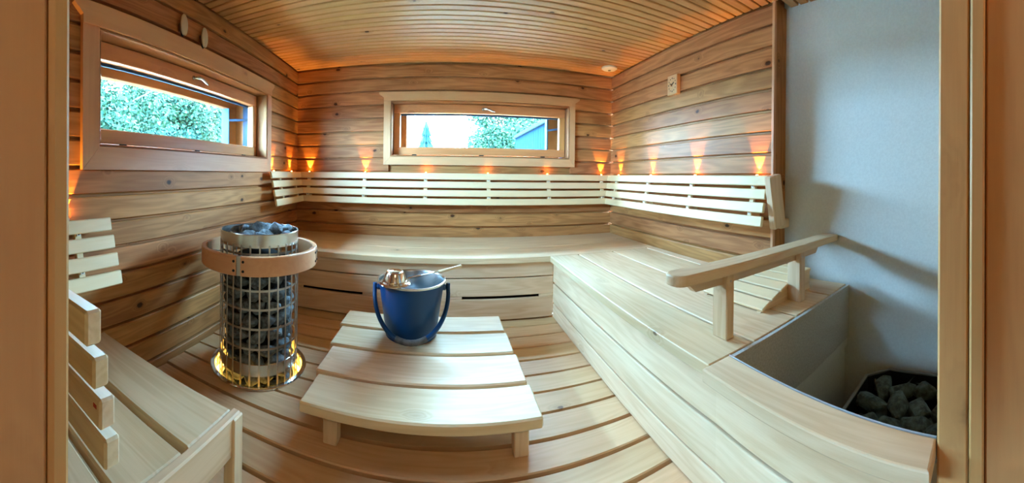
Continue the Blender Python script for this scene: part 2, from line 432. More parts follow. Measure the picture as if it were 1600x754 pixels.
# ---------------------------------------------------------------- windows
def window(name, frame, W, hinge_s):
    fn, rot = frame
    org = fn((W['a0'] + W['a1']) / 2, 0, (W['z0'] + W['z1']) / 2)
    win = empty(name, org, kind='structure')
    def bd(nm, s0, s1, n0, n1, z0, z1, mat, par=win, bev=.004):
        l = [s1 - s0, n1 - n0, z1 - z0]; c = fn((s0 + s1) / 2, (n0 + n1) / 2, (z0 + z1) / 2); R = rot.copy()
        if l[2] > l[0]:
            R = rot @ Matrix.Rotation(PI / 2, 4, 'Y'); l = [l[2], l[1], l[0]]
        return board_m(nm, l, Matrix.Translation(c) @ R, mat, par, bev)
    o0, o1, z0, z1 = W['o0'], W['o1'], W['oz0'], W['oz1']
    # casing: head with ears, sides, bottom with mitred corners
    ear = .045; hh = W['z1'] - z1; a0, a1 = W['a0'], W['a1']
    poly = [(a0, z1), (a0, W['z1'] - hh * .62), (a0 - ear * .7, W['z1'] - hh * .34), (a0 - ear, W['z1'] - hh * .2), (a0 - ear, W['z1']), (a1 + ear, W['z1']),
            (a1 + ear, W['z1'] - hh * .2), (a1 + ear * .7, W['z1'] - hh * .34), (a1, W['z1'] - hh * .62), (a1, z1)]
    def facepoly(nm, poly, n0, n1):
        cs = sum(p[0] for p in poly) / len(poly); cz = sum(p[1] for p in poly) / len(poly)
        wd = max(p[0] for p in poly) - min(p[0] for p in poly); ht = max(p[1] for p in poly) - min(p[1] for p in poly)
        S = -Vector(rot.col[0][:3]); N = Vector(rot.col[1][:3]); Zv = Vector((0, 0, 1))
        if wd >= ht: X, Y = S, Zv; pts = [(p[0] - cs, p[1] - cz) for p in poly]
        else: X, Y = Zv, -S; pts = [(p[1] - cz, -(p[0] - cs)) for p in poly]
        m = axes(X, Y, X.cross(Y), fn(cs, n1 if X.cross(Y).dot(N) < 0 else n0, cz))
        return prism(nm, pts, n1 - n0, W_CASE, win, m)
    facepoly('casing_head', poly, .0005, .026)
    zb = W['z0']; wz = z0 - zb
    facepoly('casing_side', [(a0, z1 - .001), (o0, z1 - .001), (o0, z0), (a0, zb)], .0005, .022)
    facepoly('casing_side', [(a1, z1 - .001), (o1, z1 - .001), (o1, z0), (a1, zb)], .0005, .022)
    facepoly('casing_bottom', [(a0 + .002, zb), (o0 + .001, z0), (o1 - .001, z0), (a1 - .002, zb)], .0005, .022)
    # reveal lining
    t = .012
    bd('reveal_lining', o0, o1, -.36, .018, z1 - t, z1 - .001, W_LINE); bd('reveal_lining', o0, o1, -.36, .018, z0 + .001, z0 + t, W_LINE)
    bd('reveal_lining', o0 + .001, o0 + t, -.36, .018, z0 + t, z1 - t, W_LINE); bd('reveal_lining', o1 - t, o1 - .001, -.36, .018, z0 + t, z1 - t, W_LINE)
    # inner sash
    i0, i1, j0, j1 = o0 + t + .004, o1 - t - .004, z0 + t + .012, z1 - t - .004
    st, rt, rb = .062, .085, .072
    n0, n1 = -.125, -.075
    sash = bd('sash_rail', i0, i1, n0, n1, j1 - rt, j1, W_SASH)
    bd('sash_rail', i0, i1, n0, n1, j0, j0 + rb, W_SASH)
    bd('sash_stile', i0, i0 + st, n0, n1, j0 + rb, j1 - rt, W_SASH); bd('sash_stile', i1 - st, i1, n0, n1, j0 + rb, j1 - rt, W_SASH)
    bd('glazing_bead', i0 + st, i1 - st, n0 - .012, n0 + .004, j1 - rt - .016, j1 - rt, OUTALU, bev=.002)
    g = bd('pane', i0 + st - .005, i1 - st + .005, -.106, -.102, j0 + rb - .005, j1 - rt + .005, GLASS, bev=0)
    # outer sash, seen through the inner pane
    q = .02
    bd('outer_rail', i0, i1, -.33, -.27, z1 - W['ot'], z1 - t, W_OUT); bd('outer_rail', i0, i1, -.33, -.27, z0 + t, z0 + W['ob'], W_OUT)
    bd('outer_stile', i0, i0 + .10, -.33, -.27, z0 + W['ob'], z1 - W['ot'], W_OUT); bd('outer_stile', i1 - .12, i1, -.33, -.27, z0 + W['ob'], z1 - W['ot'], W_OUT)
    bd('outer_trim', i1 - .135, i1 - .12, -.335, -.262, z0 + W['ob'], z1 - W['ot'], OUTALU, bev=.002); bd('outer_trim', i1 - .012, i1 + .002, -.20, -.13, z0 + t, z1 - t, OUTALU, bev=.002)
    bd('pane', i0 + .1, i1 - .12, -.302, -.298, z0 + W['ob'] - .003, z1 - W['ot'] + .003, GLASS, bev=0)
    # catch arm between the sashes, on the right
    beam('stay_arm', fn(i1 - .13, -.262, (z0 + z1) / 2 + .05), fn(i1 - .012, -.14, (z0 + z1) / 2 + .06), .006, .02, OUTALU, win, .002)
    # handle on the top rail
    hz = j1 - rt * .5; hsn = hinge_s
    rose = lathe('handle_rose', [(0, 0), (.014, 0), (.014, .008), (.010, .012), (0, .012)], STEEL, win, Matrix.Translation(fn(hsn, n1, hz)) @ rot @ Matrix.Rotation(-PI / 2, 4, 'X'), 20)
    pts = [fn(hsn + .003 * k * 4, n1 + .012 + .026 * min(1, k / 2.2), hz + .006 * math.sin(k * .5) - .0022 * k) for k in range(10)]
    tube('handle', pts, [.008, .009, .009, .009, .0085, .008, .0075, .007, .0065, .005], STEEL, rose, 10)
    # hinge knobs under the bottom rail
    for kk in (.12, .5, .86):
        s_ = i0 + (i1 - i0) * kk
        lathe('hinge_knob', [(0, -.022), (.007, -.022), (.007, .018), (.004, .022), (0, .022)], BLACKST, win,
              Matrix.Translation(fn(s_, n1 + .008, j0 - .004)) @ rot @ Matrix.Rotation(PI / 2, 4, 'Y'), 12)
    # light portal in the opening (sampling aid for the daylight)
    pd = bpy.data.lights.new(name + '_portal', 'AREA'); pd.shape = 'RECTANGLE'; pd.size = o1 - o0; pd.size_y = z1 - z0; pd.cycles.is_portal = True
    po = bpy.data.objects.new(name + '_portal', pd); COL.objects.link(po)
    S = -Vector(rot.col[0][:3]); N = Vector(rot.col[1][:3])
    po.matrix_world = axes(S, (0, 0, 1), S.cross(Vector((0, 0, 1))), fn((o0 + o1) / 2, -.39, (z0 + z1) / 2))
    if (po.matrix_world.to_3x3() @ Vector((0, 0, -1))).dot(N) < 0:
        po.matrix_world = axes(-S, (0, 0, 1), (-S).cross(Vector((0, 0, 1))), fn((o0 + o1) / 2, -.39, (z0 + z1) / 2))
    return win
window('window_1', left_frame, LWN, 1.62)
window('window_2', far_frame, FW, .33)

# ---------------------------------------------------------------- benches
ZB, BT = .46, .042
YB = 2.385
fb = empty('wooden_bench', (0, 2.8, 0), 'wide pale wooden bench running below the far window', 'bench')
for a, b in ((YB, 2.555), (2.56, 2.70), (2.704, 2.95), (2.954, D - .004)):
    pass
board('seat_plank', xl(2.5) + .004, XR - .004, YB, 2.716, ZB - BT, ZB, W_BENCH, fb, .003)
board('seat_plank', xl(2.95) + .01, XR - .004, 2.722, D - .006, ZB - BT, ZB, W_BENCH, fb, .003)
YF = YB + .035
for z0, z1 in ((.312, .414), (.181, .305), (.012, .160)):
    board('front_plank', xl(YF) + .004, .77, YF, YF + .025, z0, z1, W_BENCH, fb, .004)
# two long vent slots stay open between filler strips
for a, b in ((xl(YF) + .004, -1.07), (-.60, .11), (.667, .77)):
    board('filler_strip', a, b, YF + .002, YF + .022, .1605, .1805, W_BENCH, fb, .002)
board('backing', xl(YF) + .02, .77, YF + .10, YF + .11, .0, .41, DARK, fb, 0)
board('leg', .70, .76, YF + .03, YF + .09, -.03, .41, W_BENCH, fb); board('leg', -1.3, -1.24, YF + .03, YF + .09, -.03, .41, W_BENCH, fb)

XB, YE = .735, .775
rb = empty('wooden_bench', (1.2, 1.6, 0), 'deep pale wooden bench along the right wall, lit bluish by the window', 'bench')
for a, b in ((XB, .943), (.957, 1.228), (1.242, 1.535), (1.549, XR - .004)):
    board('seat_plank', a, b, YE if b < 1.6 else YP + .02, YB - .003, ZB - BT, ZB, W_BENCH, rb, .003)
board('seat_plank', 1.549, XW - .004, YE, YP - .006, ZB - BT, ZB, W_BENCH, rb, .003)
XF = XB + .035
for z0, z1 in ((.262, .4155), (.112, .250), (.006, .104)):
    pp = [(XF, YF - .004), (XF, YE), (.722, .136), (.748, .136), (XF + .026, YE), (XF + .026, YF - .004)]
    bevel_prism('front_plank', [(y_ - 1.3, -(x_ - .77)) for x_, y_ in pp], z1 - z0, W_BENCH, rb, axes((0, 1, 0), (-1, 0, 0), (0, 0, 1), (.77, 1.3, z0)), .004)
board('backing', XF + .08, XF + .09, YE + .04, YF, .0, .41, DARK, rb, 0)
for yy in (2.3, 1.5, .84): board('leg', XF + .028, XF + .078, yy, yy + .05, -.03, .41, W_BENCH, rb)
lpoly = [(.708, YE - .003), (.676, .120), (.769, .120), (.824, YE - .003)]
fbx = bevel_prism('ledge_board', [(y_ - .44, -(x_ - .745)) for x_, y_ in lpoly], BT, W_BENCH, None, axes((0, 1, 0), (-1, 0, 0), (0, 0, 1), (.745, .44, ZB - BT)), .005)
tag(fbx, 'thick pale ledge board edging the stove pit beside the door frame', 'ledge')
beam('steel_edging', (.7715, .120, ZB - .024), (.8265, YE - .003, ZB - .024), .004, .05, ALU, fbx, .0005)

# ---------------------------------------------------------------- stove pit (sunken stove between bench end and door wall)
pit = tag(multi_box('wall_pit', [(.9, XW, YE + .03, YE + .06, -1.0, .41)], PLASTER), kind='structure')
pg = board('pit_panel', .832, XW - .001, YE - .018, YE - .002, .175, ZB - .003, PANELGREY, pit, .001)
board('pit_ledge', .832, XW - .001, YE - .012, YE + .03, .125, .172, PLASTER, pit, .006)
board('pit_panel_lower', .832, XW - .001, YE + .004, YE + .029, -.9, .124, PLASTER, pit, .002)
tag(multi_box('floor_pit', [(.8, XW + .1, 0, .9, -1.0, -.9)], SUBF), kind='structure')
tag(beam('wall_pit_front', (.778, .115, -.25), (.836, YE - .02, -.25), .014, 1.3, PLASTER, None, .001), kind='structure')

def hull_stone(seed, size, mat):
    rnd = random.Random(seed); bm = bmesh.new()
    for k in range(15):
        v = Vector((rnd.gauss(0, 1), rnd.gauss(0, 1), rnd.gauss(0, 1))).normalized() * rnd.uniform(.82, 1.05)
        bm.verts.new((v.x * size[0], v.y * size[1], v.z * size[2]))
    r = bmesh.ops.convex_hull(bm, input=bm.verts)
    bmesh.ops.delete(bm, geom=[e for e in r['geom_interior'] if isinstance(e, bmesh.types.BMVert)], context='VERTS')
    bmesh.ops.bevel(bm, geom=list(bm.edges), offset=.10 * min(size), segments=1, affect='EDGES')
    return bm_mesh('stone', bm, mat)
SM = [hull_stone(s, (.054 + .006 * (s % 3), .046, .042 + .004 * (s % 2)), STONE) for s in range(9)]
SG = [hull_stone(40 + s, (.078 + .008 * (s % 3), .062, .055), STONEG) for s in range(9)]

st = empty('sunken_stove', (1.42, .34, -.4), 'black octagonal stone stove sunk in the pit behind the ledge', 'stove')
SX0, SX1, SY0, SY1, SZ, CC = .86, 1.738, .125, .615, .05, .10
octo = [(SX0 + CC, SY0), (SX1 - CC, SY0), (SX1, SY0 + CC), (SX1, SY1 - CC), (SX1 - CC, SY1), (SX0 + CC, SY1), (SX0, SY1 - CC), (SX0, SY0 + CC)]
def ring_wall(name, poly, th, z0, z1, mat, par):
    n = len(poly); cxm = sum(p[0] for p in poly) / n; cym = sum(p[1] for p in poly) / n
    inn = []
    for i in range(n):
        a, b, c = Vector(poly[i - 1]), Vector(poly[i]), Vector(poly[(i + 1) % n])
        e1, e2 = (b - a).normalized(), (c - b).normalized(); nn = (Vector((-e1.y, e1.x)) + Vector((-e2.y, e2.x))).normalized()
        inn.append(b + nn * th / max(.3, nn.dot(Vector((-e1.y, e1.x)))))
    bm = bmesh.new()
    vs = [[bm.verts.new((p[0] - cxm, p[1] - cym, z)) for p in pp] for pp, z in ((poly, z0), (poly, z1), (inn, z1), (inn, z0))]
    for i in range(n):
        j = (i + 1) % n
        for k in range(4):
            A, B = vs[k], vs[(k + 1) % 4]; bm.faces.new((A[i], A[j], B[j], B[i]))
    bmesh.ops.recalc_face_normals(bm, faces=bm.faces)
    return link(name, bm_mesh(name, bm, mat), None, par, Matrix.Translation((cxm, cym, 0)))
body = ring_wall('body', octo, .012, -.88, SZ - .001, BLACKST, st)
ring_wall('steel_rim', octo, .014, SZ - .001, SZ + .006, STEELR, st)
prism('stove_plate', [(a - 1.32, b - .37) for a, b in octo], .01, BLACKST, st, Matrix.Translation((1.32, .37, -.20)))
# cut-through lettering on the inside of the corner panel (reads mirrored from inside)
def letters(name, txt, mat, mw, size, parent, mirror=False):
    cu = bpy.data.curves.new(name, 'FONT'); cu.body = txt; cu.size = size; cu.extrude = .0008; cu.align_x = 'CENTER'; cu.align_y = 'CENTER'
    t = bpy.data.objects.new('tmp_text', cu); COL.objects.link(t)
    dg = bpy.context.evaluated_depsgraph_get(); me = bpy.data.meshes.new_from_object(t.evaluated_get(dg)); bpy.data.objects.remove(t)
    if mirror:
        for v in me.vertices: v.co.x *= -1
        me.flip_normals()
    me.materials.clear(); me.materials.append(mat)
    return link(name, me, None, parent, mw)
TINB = plain('letter_cutout', (150, 140, 124), .6)
cA, cB = Vector((SX1, SY1 - CC, 0)), Vector((SX1 - CC, SY1, 0)); X = (cA - cB).normalized(); N = Vector((0, 0, 1)).cross(X) * -1
N = X.cross(Vector((0, 0, 1)))
mid = (cA + cB) / 2 + N * .0145
letters('lettering', 'N', TINB, axes(X, (0, 0, 1), N, (mid.x, mid.y, SZ - .052)), .085, st, True)
for kx, kz in ((1.50, -.035), (1.37, -.045), (1.33, -.06), (1.26, -.05)):
    board('lettering', kx - .004, kx + .004, SY1 - .0145, SY1 - .012, SZ + kz - .03, SZ + kz + .02, TINB, st, 0)
rs = random.Random(5); n = 0
for lay, zz in ((0, -.095), (1, -.005)):
    yy = SY0 + .075
    while yy < SY1 - .05:
        xx = SX0 + .09 + (.06 if lay else 0) + rs.uniform(0, .03)
        while xx < SX1 - .06:
            cc = abs(xx - 1.32) + abs(yy - .37)
            if cc < .60:
                o = link('stove_stone', rs.choice(SG), None, None, Matrix.Translation((xx + rs.uniform(-.012, .012), yy + rs.uniform(-.012, .012), zz + rs.uniform(-.012, .02))) @
                         Matrix.Rotation(rs.uniform(0, 6.28), 4, 'Z') @ Matrix.Rotation(rs.uniform(-.7, .7), 4, 'X'))
                tag(o, 'rough grey green stone heaped in the sunken octagonal stove', 'stone', 'stones in the sunken stove'); n += 1
            xx += .128
        yy += .112

# ---------------------------------------------------------------- armrest rail and slatted headrest on the bench end
ar = empty('arm_rail', (1.2, .86, ZB), 'pale wooden arm rail on two posts at the bench end beside the stove pit', 'rail')
pts = []
def rail_poly():
    L, Wd, r = 1.742 - .655, .092, .04; p = []
    for cx_, cy_, a0 in ((r, r, PI), ):
        for k in range(7): p.append((r - r * math.cos(k * PI / 12), r - r * math.sin(k * PI / 12)))
    p += [(L, 0), (L, Wd)]
    for k in range(7): p.append((r - r * math.sin(k * PI / 12), Wd - r + r * math.cos(k * PI / 12)))
    return p
rail = bevel_prism('rail', rail_poly(), .036, W_BENCH, ar, Matrix.Translation((.655, .826, .693)))
brp = [(.76, .655), (.72, .693), (1.60, .693), (1.565, .655)]
under = prism('under_rail', [(x - 1.15, z - .67) for x, z in brp], .03, W_BENCH, rail, axes((1, 0, 0), (0, 0, 1), (0, -1, 0), (1.15, .895, .67)))
board('post', .885, .925, .842, .915, ZB, .693, W_BENCH, ar, .004)
board('post', 1.375, 1.42, .842, .915, ZB, .693, W_BENCH, ar, .004)
for px in (.905, 1.397):
    lathe('screw', [(0, 0), (.004, 0), (.004, .001), (0, .001)], STEELR, ar, axes((1, 0, 0), (0, 0, 1), (0, -1, 0), (px, .842, .668)), 10)

hr = empty('headrest', (1.37, 1.1, ZB), 'small slatted wooden headrest with curved side, lying behind the arm rail', 'headrest')
def prof(t):   # t 0..1 along x
    return 1.165 + .42 * t, ZB + .012 + .095 * math.sin(min(1, t * 1.05) * PI / 2)
side = [(1.165, ZB)] + [(prof(k / 12)[0], prof(k / 12)[1] - .012) for k in range(13)] + [(1.585, ZB)]
for yy in (.935, 1.27):
    prism('side_piece', [(x - 1.37, z - .5) for x, z in side], .022, W_BENCH, hr, axes((1, 0, 0), (0, 0, 1), (0, -1, 0), (1.37, yy, .5)))
for k in range(6):
    ta, tb = k / 6 + .012, (k + 1) / 6 - .012
    (xa, za), (xb, zb) = prof(ta), prof(tb)
    Xv = Vector((0, 1, 0)); Yv = Vector((xa - xb, 0, za - zb)).normalized(); Zv = Xv.cross(Yv)
    m = axes(Xv, Yv, Zv, ((xa + xb) / 2, 1.09, (za + zb) / 2 - .004))
    board_m('slat', (.375, math.hypot(xb - xa, zb - za), .013), m, W_SLAT, hr, .003)

# ---------------------------------------------------------------- backrests
def backrest(name, label, frame, s0, s1, z0, z1, sup, nt=.055, nb=.115, ends=(0, 0)):
    fn, rot = frame
    b = empty(name, fn((s0 + s1) / 2, 0, z0), label, 'backrest')
    hs = .058; gap = ((z1 - z0) - 4 * hs) / 3
    tilt = math.atan2(nb - nt, z1 - z0)
    for k in range(4):
        zc = z1 - hs / 2 - k * (hs + gap); t = (z1 - zc) / (z1 - z0); n = nt + (nb - nt) * t
        a, c = s0 + ends[0] * t, s1 + ends[1] * t
        m = Matrix.Translation(fn((a + c) / 2, n, zc)) @ rot @ Matrix.Rotation(tilt, 4, 'X')
        board_m('slat', (c - a, .02, hs), m, W_SLAT, b, .004)
    for s in sup:
        m = Matrix.Translation(fn(s, (nt + nb) / 2 - .021, (z0 + z1) / 2)) @ rot @ Matrix.Rotation(tilt, 4, 'X') @ Matrix.Rotation(PI / 2, 4, 'Y')
        board_m('support', (z1 - z0 - .012, .02, .034), m, W_SLAT, b, .003)
        for q in (.20, .735):
            zq = z1 - (z1 - z0) * q - .002; nq = nt + (nb - nt) * (z1 - zq) / (z1 - z0)
            cp = board_m('clip', (.020, .004, .016), Matrix.Translation(fn(s, nq - .007, zq)) @ rot @ Matrix.Rotation(tilt, 4, 'X'), WHITEPL, b, .001)
            lathe('screw', [(0, 0), (.004, 0), (.004, .001), (0, .001)], BLACKST, cp, Matrix.Translation(fn(s, nq - .005, zq)) @ rot @ Matrix.Rotation(-PI / 2, 4, 'X'), 8)
        f = board_m('spacer', (.02, max(.02, nb - .05), .03), Matrix.Translation(fn(s, (nb - .05) / 2 + .002, z0 + .05)) @ rot, W_SLAT, b, .002)
    return b
backrest('slatted_backrest', 'long slatted backrest under the far window with four pale slats', far_frame, xl(D) + .05, XR - .05, .765, 1.05,
         [-1.33, -.77, -.2, .375, .945, 1.5], ends=(.06, -.06))
backrest('slatted_backrest', 'short slatted backrest on the left wall in the far corner', left_frame, 2.46, D - .045, .765, 1.05, [2.66, 3.0], ends=(.0, -.06))
rbk = backrest('slatted_backrest', 'slatted backrest on the right wall ending at the white plaster', right_frame, -(D - .06), -(YP - .005), .765, 1.05,
         [-2.97, -2.41, -1.85, -1.29], ends=(.06, .0))
# end support board of the right backrest
board_m('end_support', (.30, .105, .045), Matrix.Translation((XR - .028, YP - .034, .905)) @ Matrix.Rotation(-.19, 4, 'Y') @ Matrix.Rotation(PI / 2, 4, 'Y') @ Matrix.Rotation(PI / 2, 4, 'X'), W_BENCH, rbk, .005)
board('end_block', XR + .015, XW - .02, YP - .048, YP - .002, .745, .80, W_BENCH, rbk, .006)
backrest('slatted_backrest', 'short slatted backrest on the left wall next to the door frame', left_frame, .40, .865, .545, .832, [.70], ends=(0, .03))
nb = empty('slatted_backrest', (-.9, .3, .45), 'thick slatted backrest on the door wall above the low corner bench', 'backrest')
for (y0, z0, z1) in ((.320, .708, .775), (.337, .622, .682), (.352, .538, .598), (.364, .455, .515)):
    sl = board('slat', xl(.3) + .13, -.55, y0, y0 + .036, z0, z1, W_BENCH, nb, .005)
for xx in (-1.1, -.74):
    beam('support', (xx, .302, .78), (xx, .346, .457), .04, .03, W_BENCH, nb, .003, (0, 1, 0))
    board('spacer', xx - .02, xx + .02, YN + .001, .305, .60, .64, W_BENCH, nb, .003)
board('red_sticker', -.575, -.563, .3515, .352, .575, .583, RED, nb, 0)

# ---------------------------------------------------------------- low corner bench by the door
lb = empty('wooden_bench', (-.95, .6, 0), 'low wooden corner bench with two wide planks left of the door', 'bench')
ZL = .30
for a, b in ((.672, .872), (.455, .652), (.24, .436)):
    board('seat_plank', xl((a + b) / 2) + .008, -.622, a, b, ZL - .036, ZL, W_BENCH, lb, .006)
board('end_board', -.620, -.592, .20, .880, ZL - .115, ZL + .004, W_BENCH, lb, .005)
board('leg', -.626, -.586, .835, .885, 0, ZL - .002, W_BENCH, lb, .005)
board('leg', -.67, -.625, .25, .30, 0, ZL - .037, W_BENCH, lb, .004)
board('leg', xl(.8) + .03, xl(.8) + .08, .78, .83, 0, ZL - .037, W_BENCH, lb, .004)
board('cross_beam', -1.28, -.63, .80, .83, ZL - .115, ZL - .037, W_BENCH, lb, .004)

# ---------------------------------------------------------------- low table with bucket and ladle
ZT = .185
tb = empty('low_table', (-.12, 1.63, 0), 'low slatted wooden table standing in the middle of the floor', 'table')
rows = [(1.172, 1.374), (1.396, 1.620), (1.642, 1.850), (1.872, 2.075)]
def tx(y): t = (y - 1.172) / .903; return -.520 - .085 * t, .348 - .03 * t
for y0, y1 in rows:
    a, b = tx((y0 + y1) / 2); board('slat', a, b, y0, y1, ZT - .042, ZT, W_BENCH, tb, .006)
for xx in (-.43, .282):
    board('runner', xx - .028, xx + .028, 1.235, 2.02, ZT - .09, ZT - .042, W_BENCH, tb, .004)
    for yy in (1.24, 1.96): board('foot', xx - .028, xx + .028, yy, yy + .055, 0, ZT - .09, W_BENCH, tb, .004)

BX, BY = -.186, 1.84
bk = empty('water_bucket', (BX, BY, ZT), 'blue metal sauna bucket standing on the low table', 'bucket')
MB = Matrix.Translation((BX, BY, ZT)); BH = .292
lathe('body', [(0, .004), (.126, .004), (.132, .0), (.136, .004), (.136, .012), (.174, BH - .01), (.177, BH)], BLUE, bk, MB, 64)
lathe('lining', [(.1735, BH), (.168, BH - .012), (.130, .014), (0, .014)], BLUEIN, bk, MB, 64)
lathe('rim', [(.172, BH - .002), (.176, BH + .004), (.1815, BH + .002), (.1815, BH - .006), (.177, BH - .008), (.172, BH - .002)], STEEL, bk, MB, 64)
# bail handle hanging down in front
hp = []
ax_, hz = .196, BH - .045
aimf = Vector((-BX, -BY, 0)).normalized(); side_ = Vector((aimf.y, -aimf.x, 0)) * -1
for k in range(25):
    a = PI * k / 24
    p = side_ * (-ax_ * math.cos(a)) + aimf * (.195 * math.sin(a) ** .9) + Vector((0, 0, hz - .205 * math.sin(a)))
    hp.append(p)
bail = tube('bail', [hp[0] + Vector((0, 0, .02))] + hp + [hp[-1] + Vector((0, 0, .02))], .0115, BLUE, bk, 10, MB)
tube('grip', hp[9:16], .0145, plain('worn_grip', (96, 92, 92), .6, var=.4, bscale=30), bail, 10, MB)
for sg in (-1, 1):
    p = side_ * (.178 * sg)
    lathe('lug', [(0, 0), (.016, 0), (.016, .014), (.008, .024), (0, .024)], BLUE, bk,
          Matrix.Translation(Vector((BX, BY, ZT + hz)) + side_ * sg * .166) @ (side_ * sg).to_track_quat('Z', 'Y').to_matrix().to_4x4(), 16)

# ladle: bowl upside down on the bucket rim, wooden handle across the rim
lx, ly = -.262, 1.745
ld = empty('ladle', (lx, ly, ZT + BH), 'shiny steel ladle lying upside down across the bucket rim', 'ladle')
ML = Matrix.Translation((lx, ly, ZT + BH + .004)) @ Matrix.Rotation(.05, 4, 'X')
lathe('bowl', [(.082, .003), (.079, .006), (.068, .008), (.064, .016), (.060, .018), (.046, .056), (.042, .061), (.036, .062), (.033, .060), (0, .060), (0, .057), (.033, .057), (.043, .054), (.058, .016), (.066, .004), (.082, .001), (.082, .003)], CHROME, ld, ML, 40)
letters('stamp', 'SAUNA', BLUE, ML @ Matrix.Translation((0, 0, .0603)), .016, ld) if False else None
hz0 = ZT + BH + .012
tube('shaft', [(lx + .062, ly + .045, hz0 + .006), (lx + .14, ly + .10, hz0 + .010), (lx + .226, ly + .165, hz0 + .012)], .0045, CHROME, ld, 8)
tube('wooden_grip', [(lx + .22, ly + .160, hz0 + .012), (lx + .30, ly + .222, hz0 + .016), (lx + .345, ly + .256, hz0 + .02)], .0085, W_SLAT, ld, 10)

# ---------------------------------------------------------------- the round stone heater
ht = empty('sauna_heater', (HX, HY, 0), 'tall round steel cage heater full of stones by the left wall', 'heater')
MH = Matrix.Translation((HX, HY, 0)); CR = .208; HZ = .733
lathe('core', [(0, -.09), (.115, -.09), (.115, .60), (0, .60)], CORE, ht, MH, 24)
lathe('top_band', [(CR + .001, .665), (CR + .004, .667), (CR + .004, HZ - .003), (CR + .001, HZ), (CR - .002, HZ - .002), (CR - .002, .667), (CR + .001, .665)], STEEL, ht, MH, 72)
lathe('lower_band', [(CR + .001, .036), (CR + .003, .038), (CR + .003, .094), (CR + .001, .096), (CR - .002, .094), (CR - .002, .038), (CR + .001, .036)], STEEL, ht, MH, 72)
for z in (.456, .363, .268, .170, .55, .635):
    lathe('cage_ring', [(CR - .003, z - .005), (CR + .001, z - .005), (CR + .001, z + .005), (CR - .003, z + .005), (CR - .003, z - .005)], STEELR, ht, MH, 60)
barm = box_mesh(.78, .004, .0085, .001, STEELR)
NB = 28
for k in range(NB):
    a = 2 * PI * (k + .5) / NB
    m = MH @ Matrix.Rotation(a, 4, 'Z') @ Matrix.Translation((CR + .003, 0, .29)) @ Matrix.Rotation(PI / 2, 4, 'Y') @ Matrix.Rotation(PI / 2, 4, 'X')
    link('cage_bar', barm, None, ht, m)
# wooden guard ring in segments joined by steel clamps
def wrap(a): return a
GR = .314
azc = math.atan2(-HY, -HX)                 # direction from the heater towards the camera
clamps = [azc - math.radians(18), azc + math.radians(72), azc - math.radians(98), azc + math.radians(165)]
cl = sorted([c % (2 * PI) for c in clamps])
def curved(name, r0, r1, z0, z1, a0, a1, mat, seg=20, b=.004):
    return lathe(name, [(r0 + b, z0), (r1 - b, z0), (r1, z0 + b), (r1, z1 - b), (r1 - b, z1), (r0 + b, z1), (r0, z1 - b), (r0, z0 + b), (r0 + b, z0)], mat, ht, MH, seg, True, a0, a1)
for i in range(len(cl)):
    a0 = cl[i] + .035; a1 = cl[(i + 1) % len(cl)] - .035
    if a1 < a0: a1 += 2 * PI
    curved('guard_segment', GR - .026, GR, .556, .648, a0, a1, W_CASE, 28)
for c in cl:
    k = curved('clamp', GR - .034, GR - .027, .560, .644, c - .10, c + .10, STEELR, 6, .001)
    curved('clamp', GR - .026, GR - .004, .557, .647, c - .033, c + .033, STEELR, 4, .001)
    beamp = [(HX + r * math.cos(c), HY + r * math.sin(c), .60) for r in (CR + .002, GR - .035)]
    beam('clamp_arm', beamp[0], beamp[1], .02, .006, STEELR, ht, .001)
    for da in (-.075, .075):
        for zz in (.58, .624):
            p = Vector((HX + GR * math.cos(c + da), HY + GR * math.sin(c + da), zz))
            lathe('bolt', [(0, -.002), (.0065, -.002), (.0065, .002), (.004, .004), (0, .004)], BLACKST, k, Matrix.Translation(p) @ Vector((math.cos(c + da), math.sin(c + da), 0)).to_track_quat('Z', 'Y').to_matrix().to_4x4(), 10)
# lit steel collar let into the floor
lathe('collar', [(HR - .026, -.105), (HR - .026, .003), (HR - .022, .010), (HR - .004, .010), (HR, .006), (HR, .001), (HR - .006, .0004), (HR - .022, .0004), (HR - .022, -.105)], CHROME, ht, MH, 72)
lathe('collar_floor', [(0, -.11), (HR - .024, -.11), (HR - .024, -.105), (0, -.105)], STEEL, ht, MH, 48)
lathe('light_ring', [(HR - .034, -.085), (HR - .0265, -.085), (HR - .0265, -.070), (HR - .034, -.070), (HR - .034, -.085)], emit('collar_led', (255, 186, 70), 2.6), ht, MH, 48)
# stones
rs = random.Random(11)
lay = 0; z = -.055
while z < .62:
    nn = 12
    for k in range(nn):
        a = 2 * PI * (k + .5 * (lay % 2)) / nn + rs.uniform(-.06, .06)
        r = .152 + rs.uniform(-.008, .008)
        m = Matrix.Translation((HX + r * math.cos(a), HY + r * math.sin(a), z + rs.uniform(-.008, .008))) @ Matrix.Rotation(a + PI / 2, 4, 'Z') @ Matrix.Rotation(rs.uniform(-.5, .5), 4, 'Y') @ Matrix.Rotation(rs.uniform(-.35, .35), 4, 'X')
        # stones on the side turned to the wall cannot be seen
        if math.cos(a - azc) < -.25: continue
        o = link('heater_stone', rs.choice(SM), None, None, m)
        tag(o, 'dark rough stone packed inside the cage of the round heater', 'stone', 'stones inside the heater cage')
    z += .068; lay += 1
for r, nn, zz in ((.150, 11, .690), (.085, 6, .712), (0, 1, .73)):
    for k in range(nn):
        a = 2 * PI * k / nn + .3
        m = Matrix.Translation((HX + r * math.cos(a), HY + r * math.sin(a), zz + rs.uniform(-.012, .028))) @ Matrix.Rotation(rs.uniform(0, 6), 4, 'Z') @ Matrix.Rotation(rs.uniform(-.9, .9), 4, 'X')
        o = link('heater_stone', rs.choice(SM), None, None, m)
        tag(o, 'grey stone heaped on top of the heater inside its steel rim', 'stone', 'stones on top of the heater')

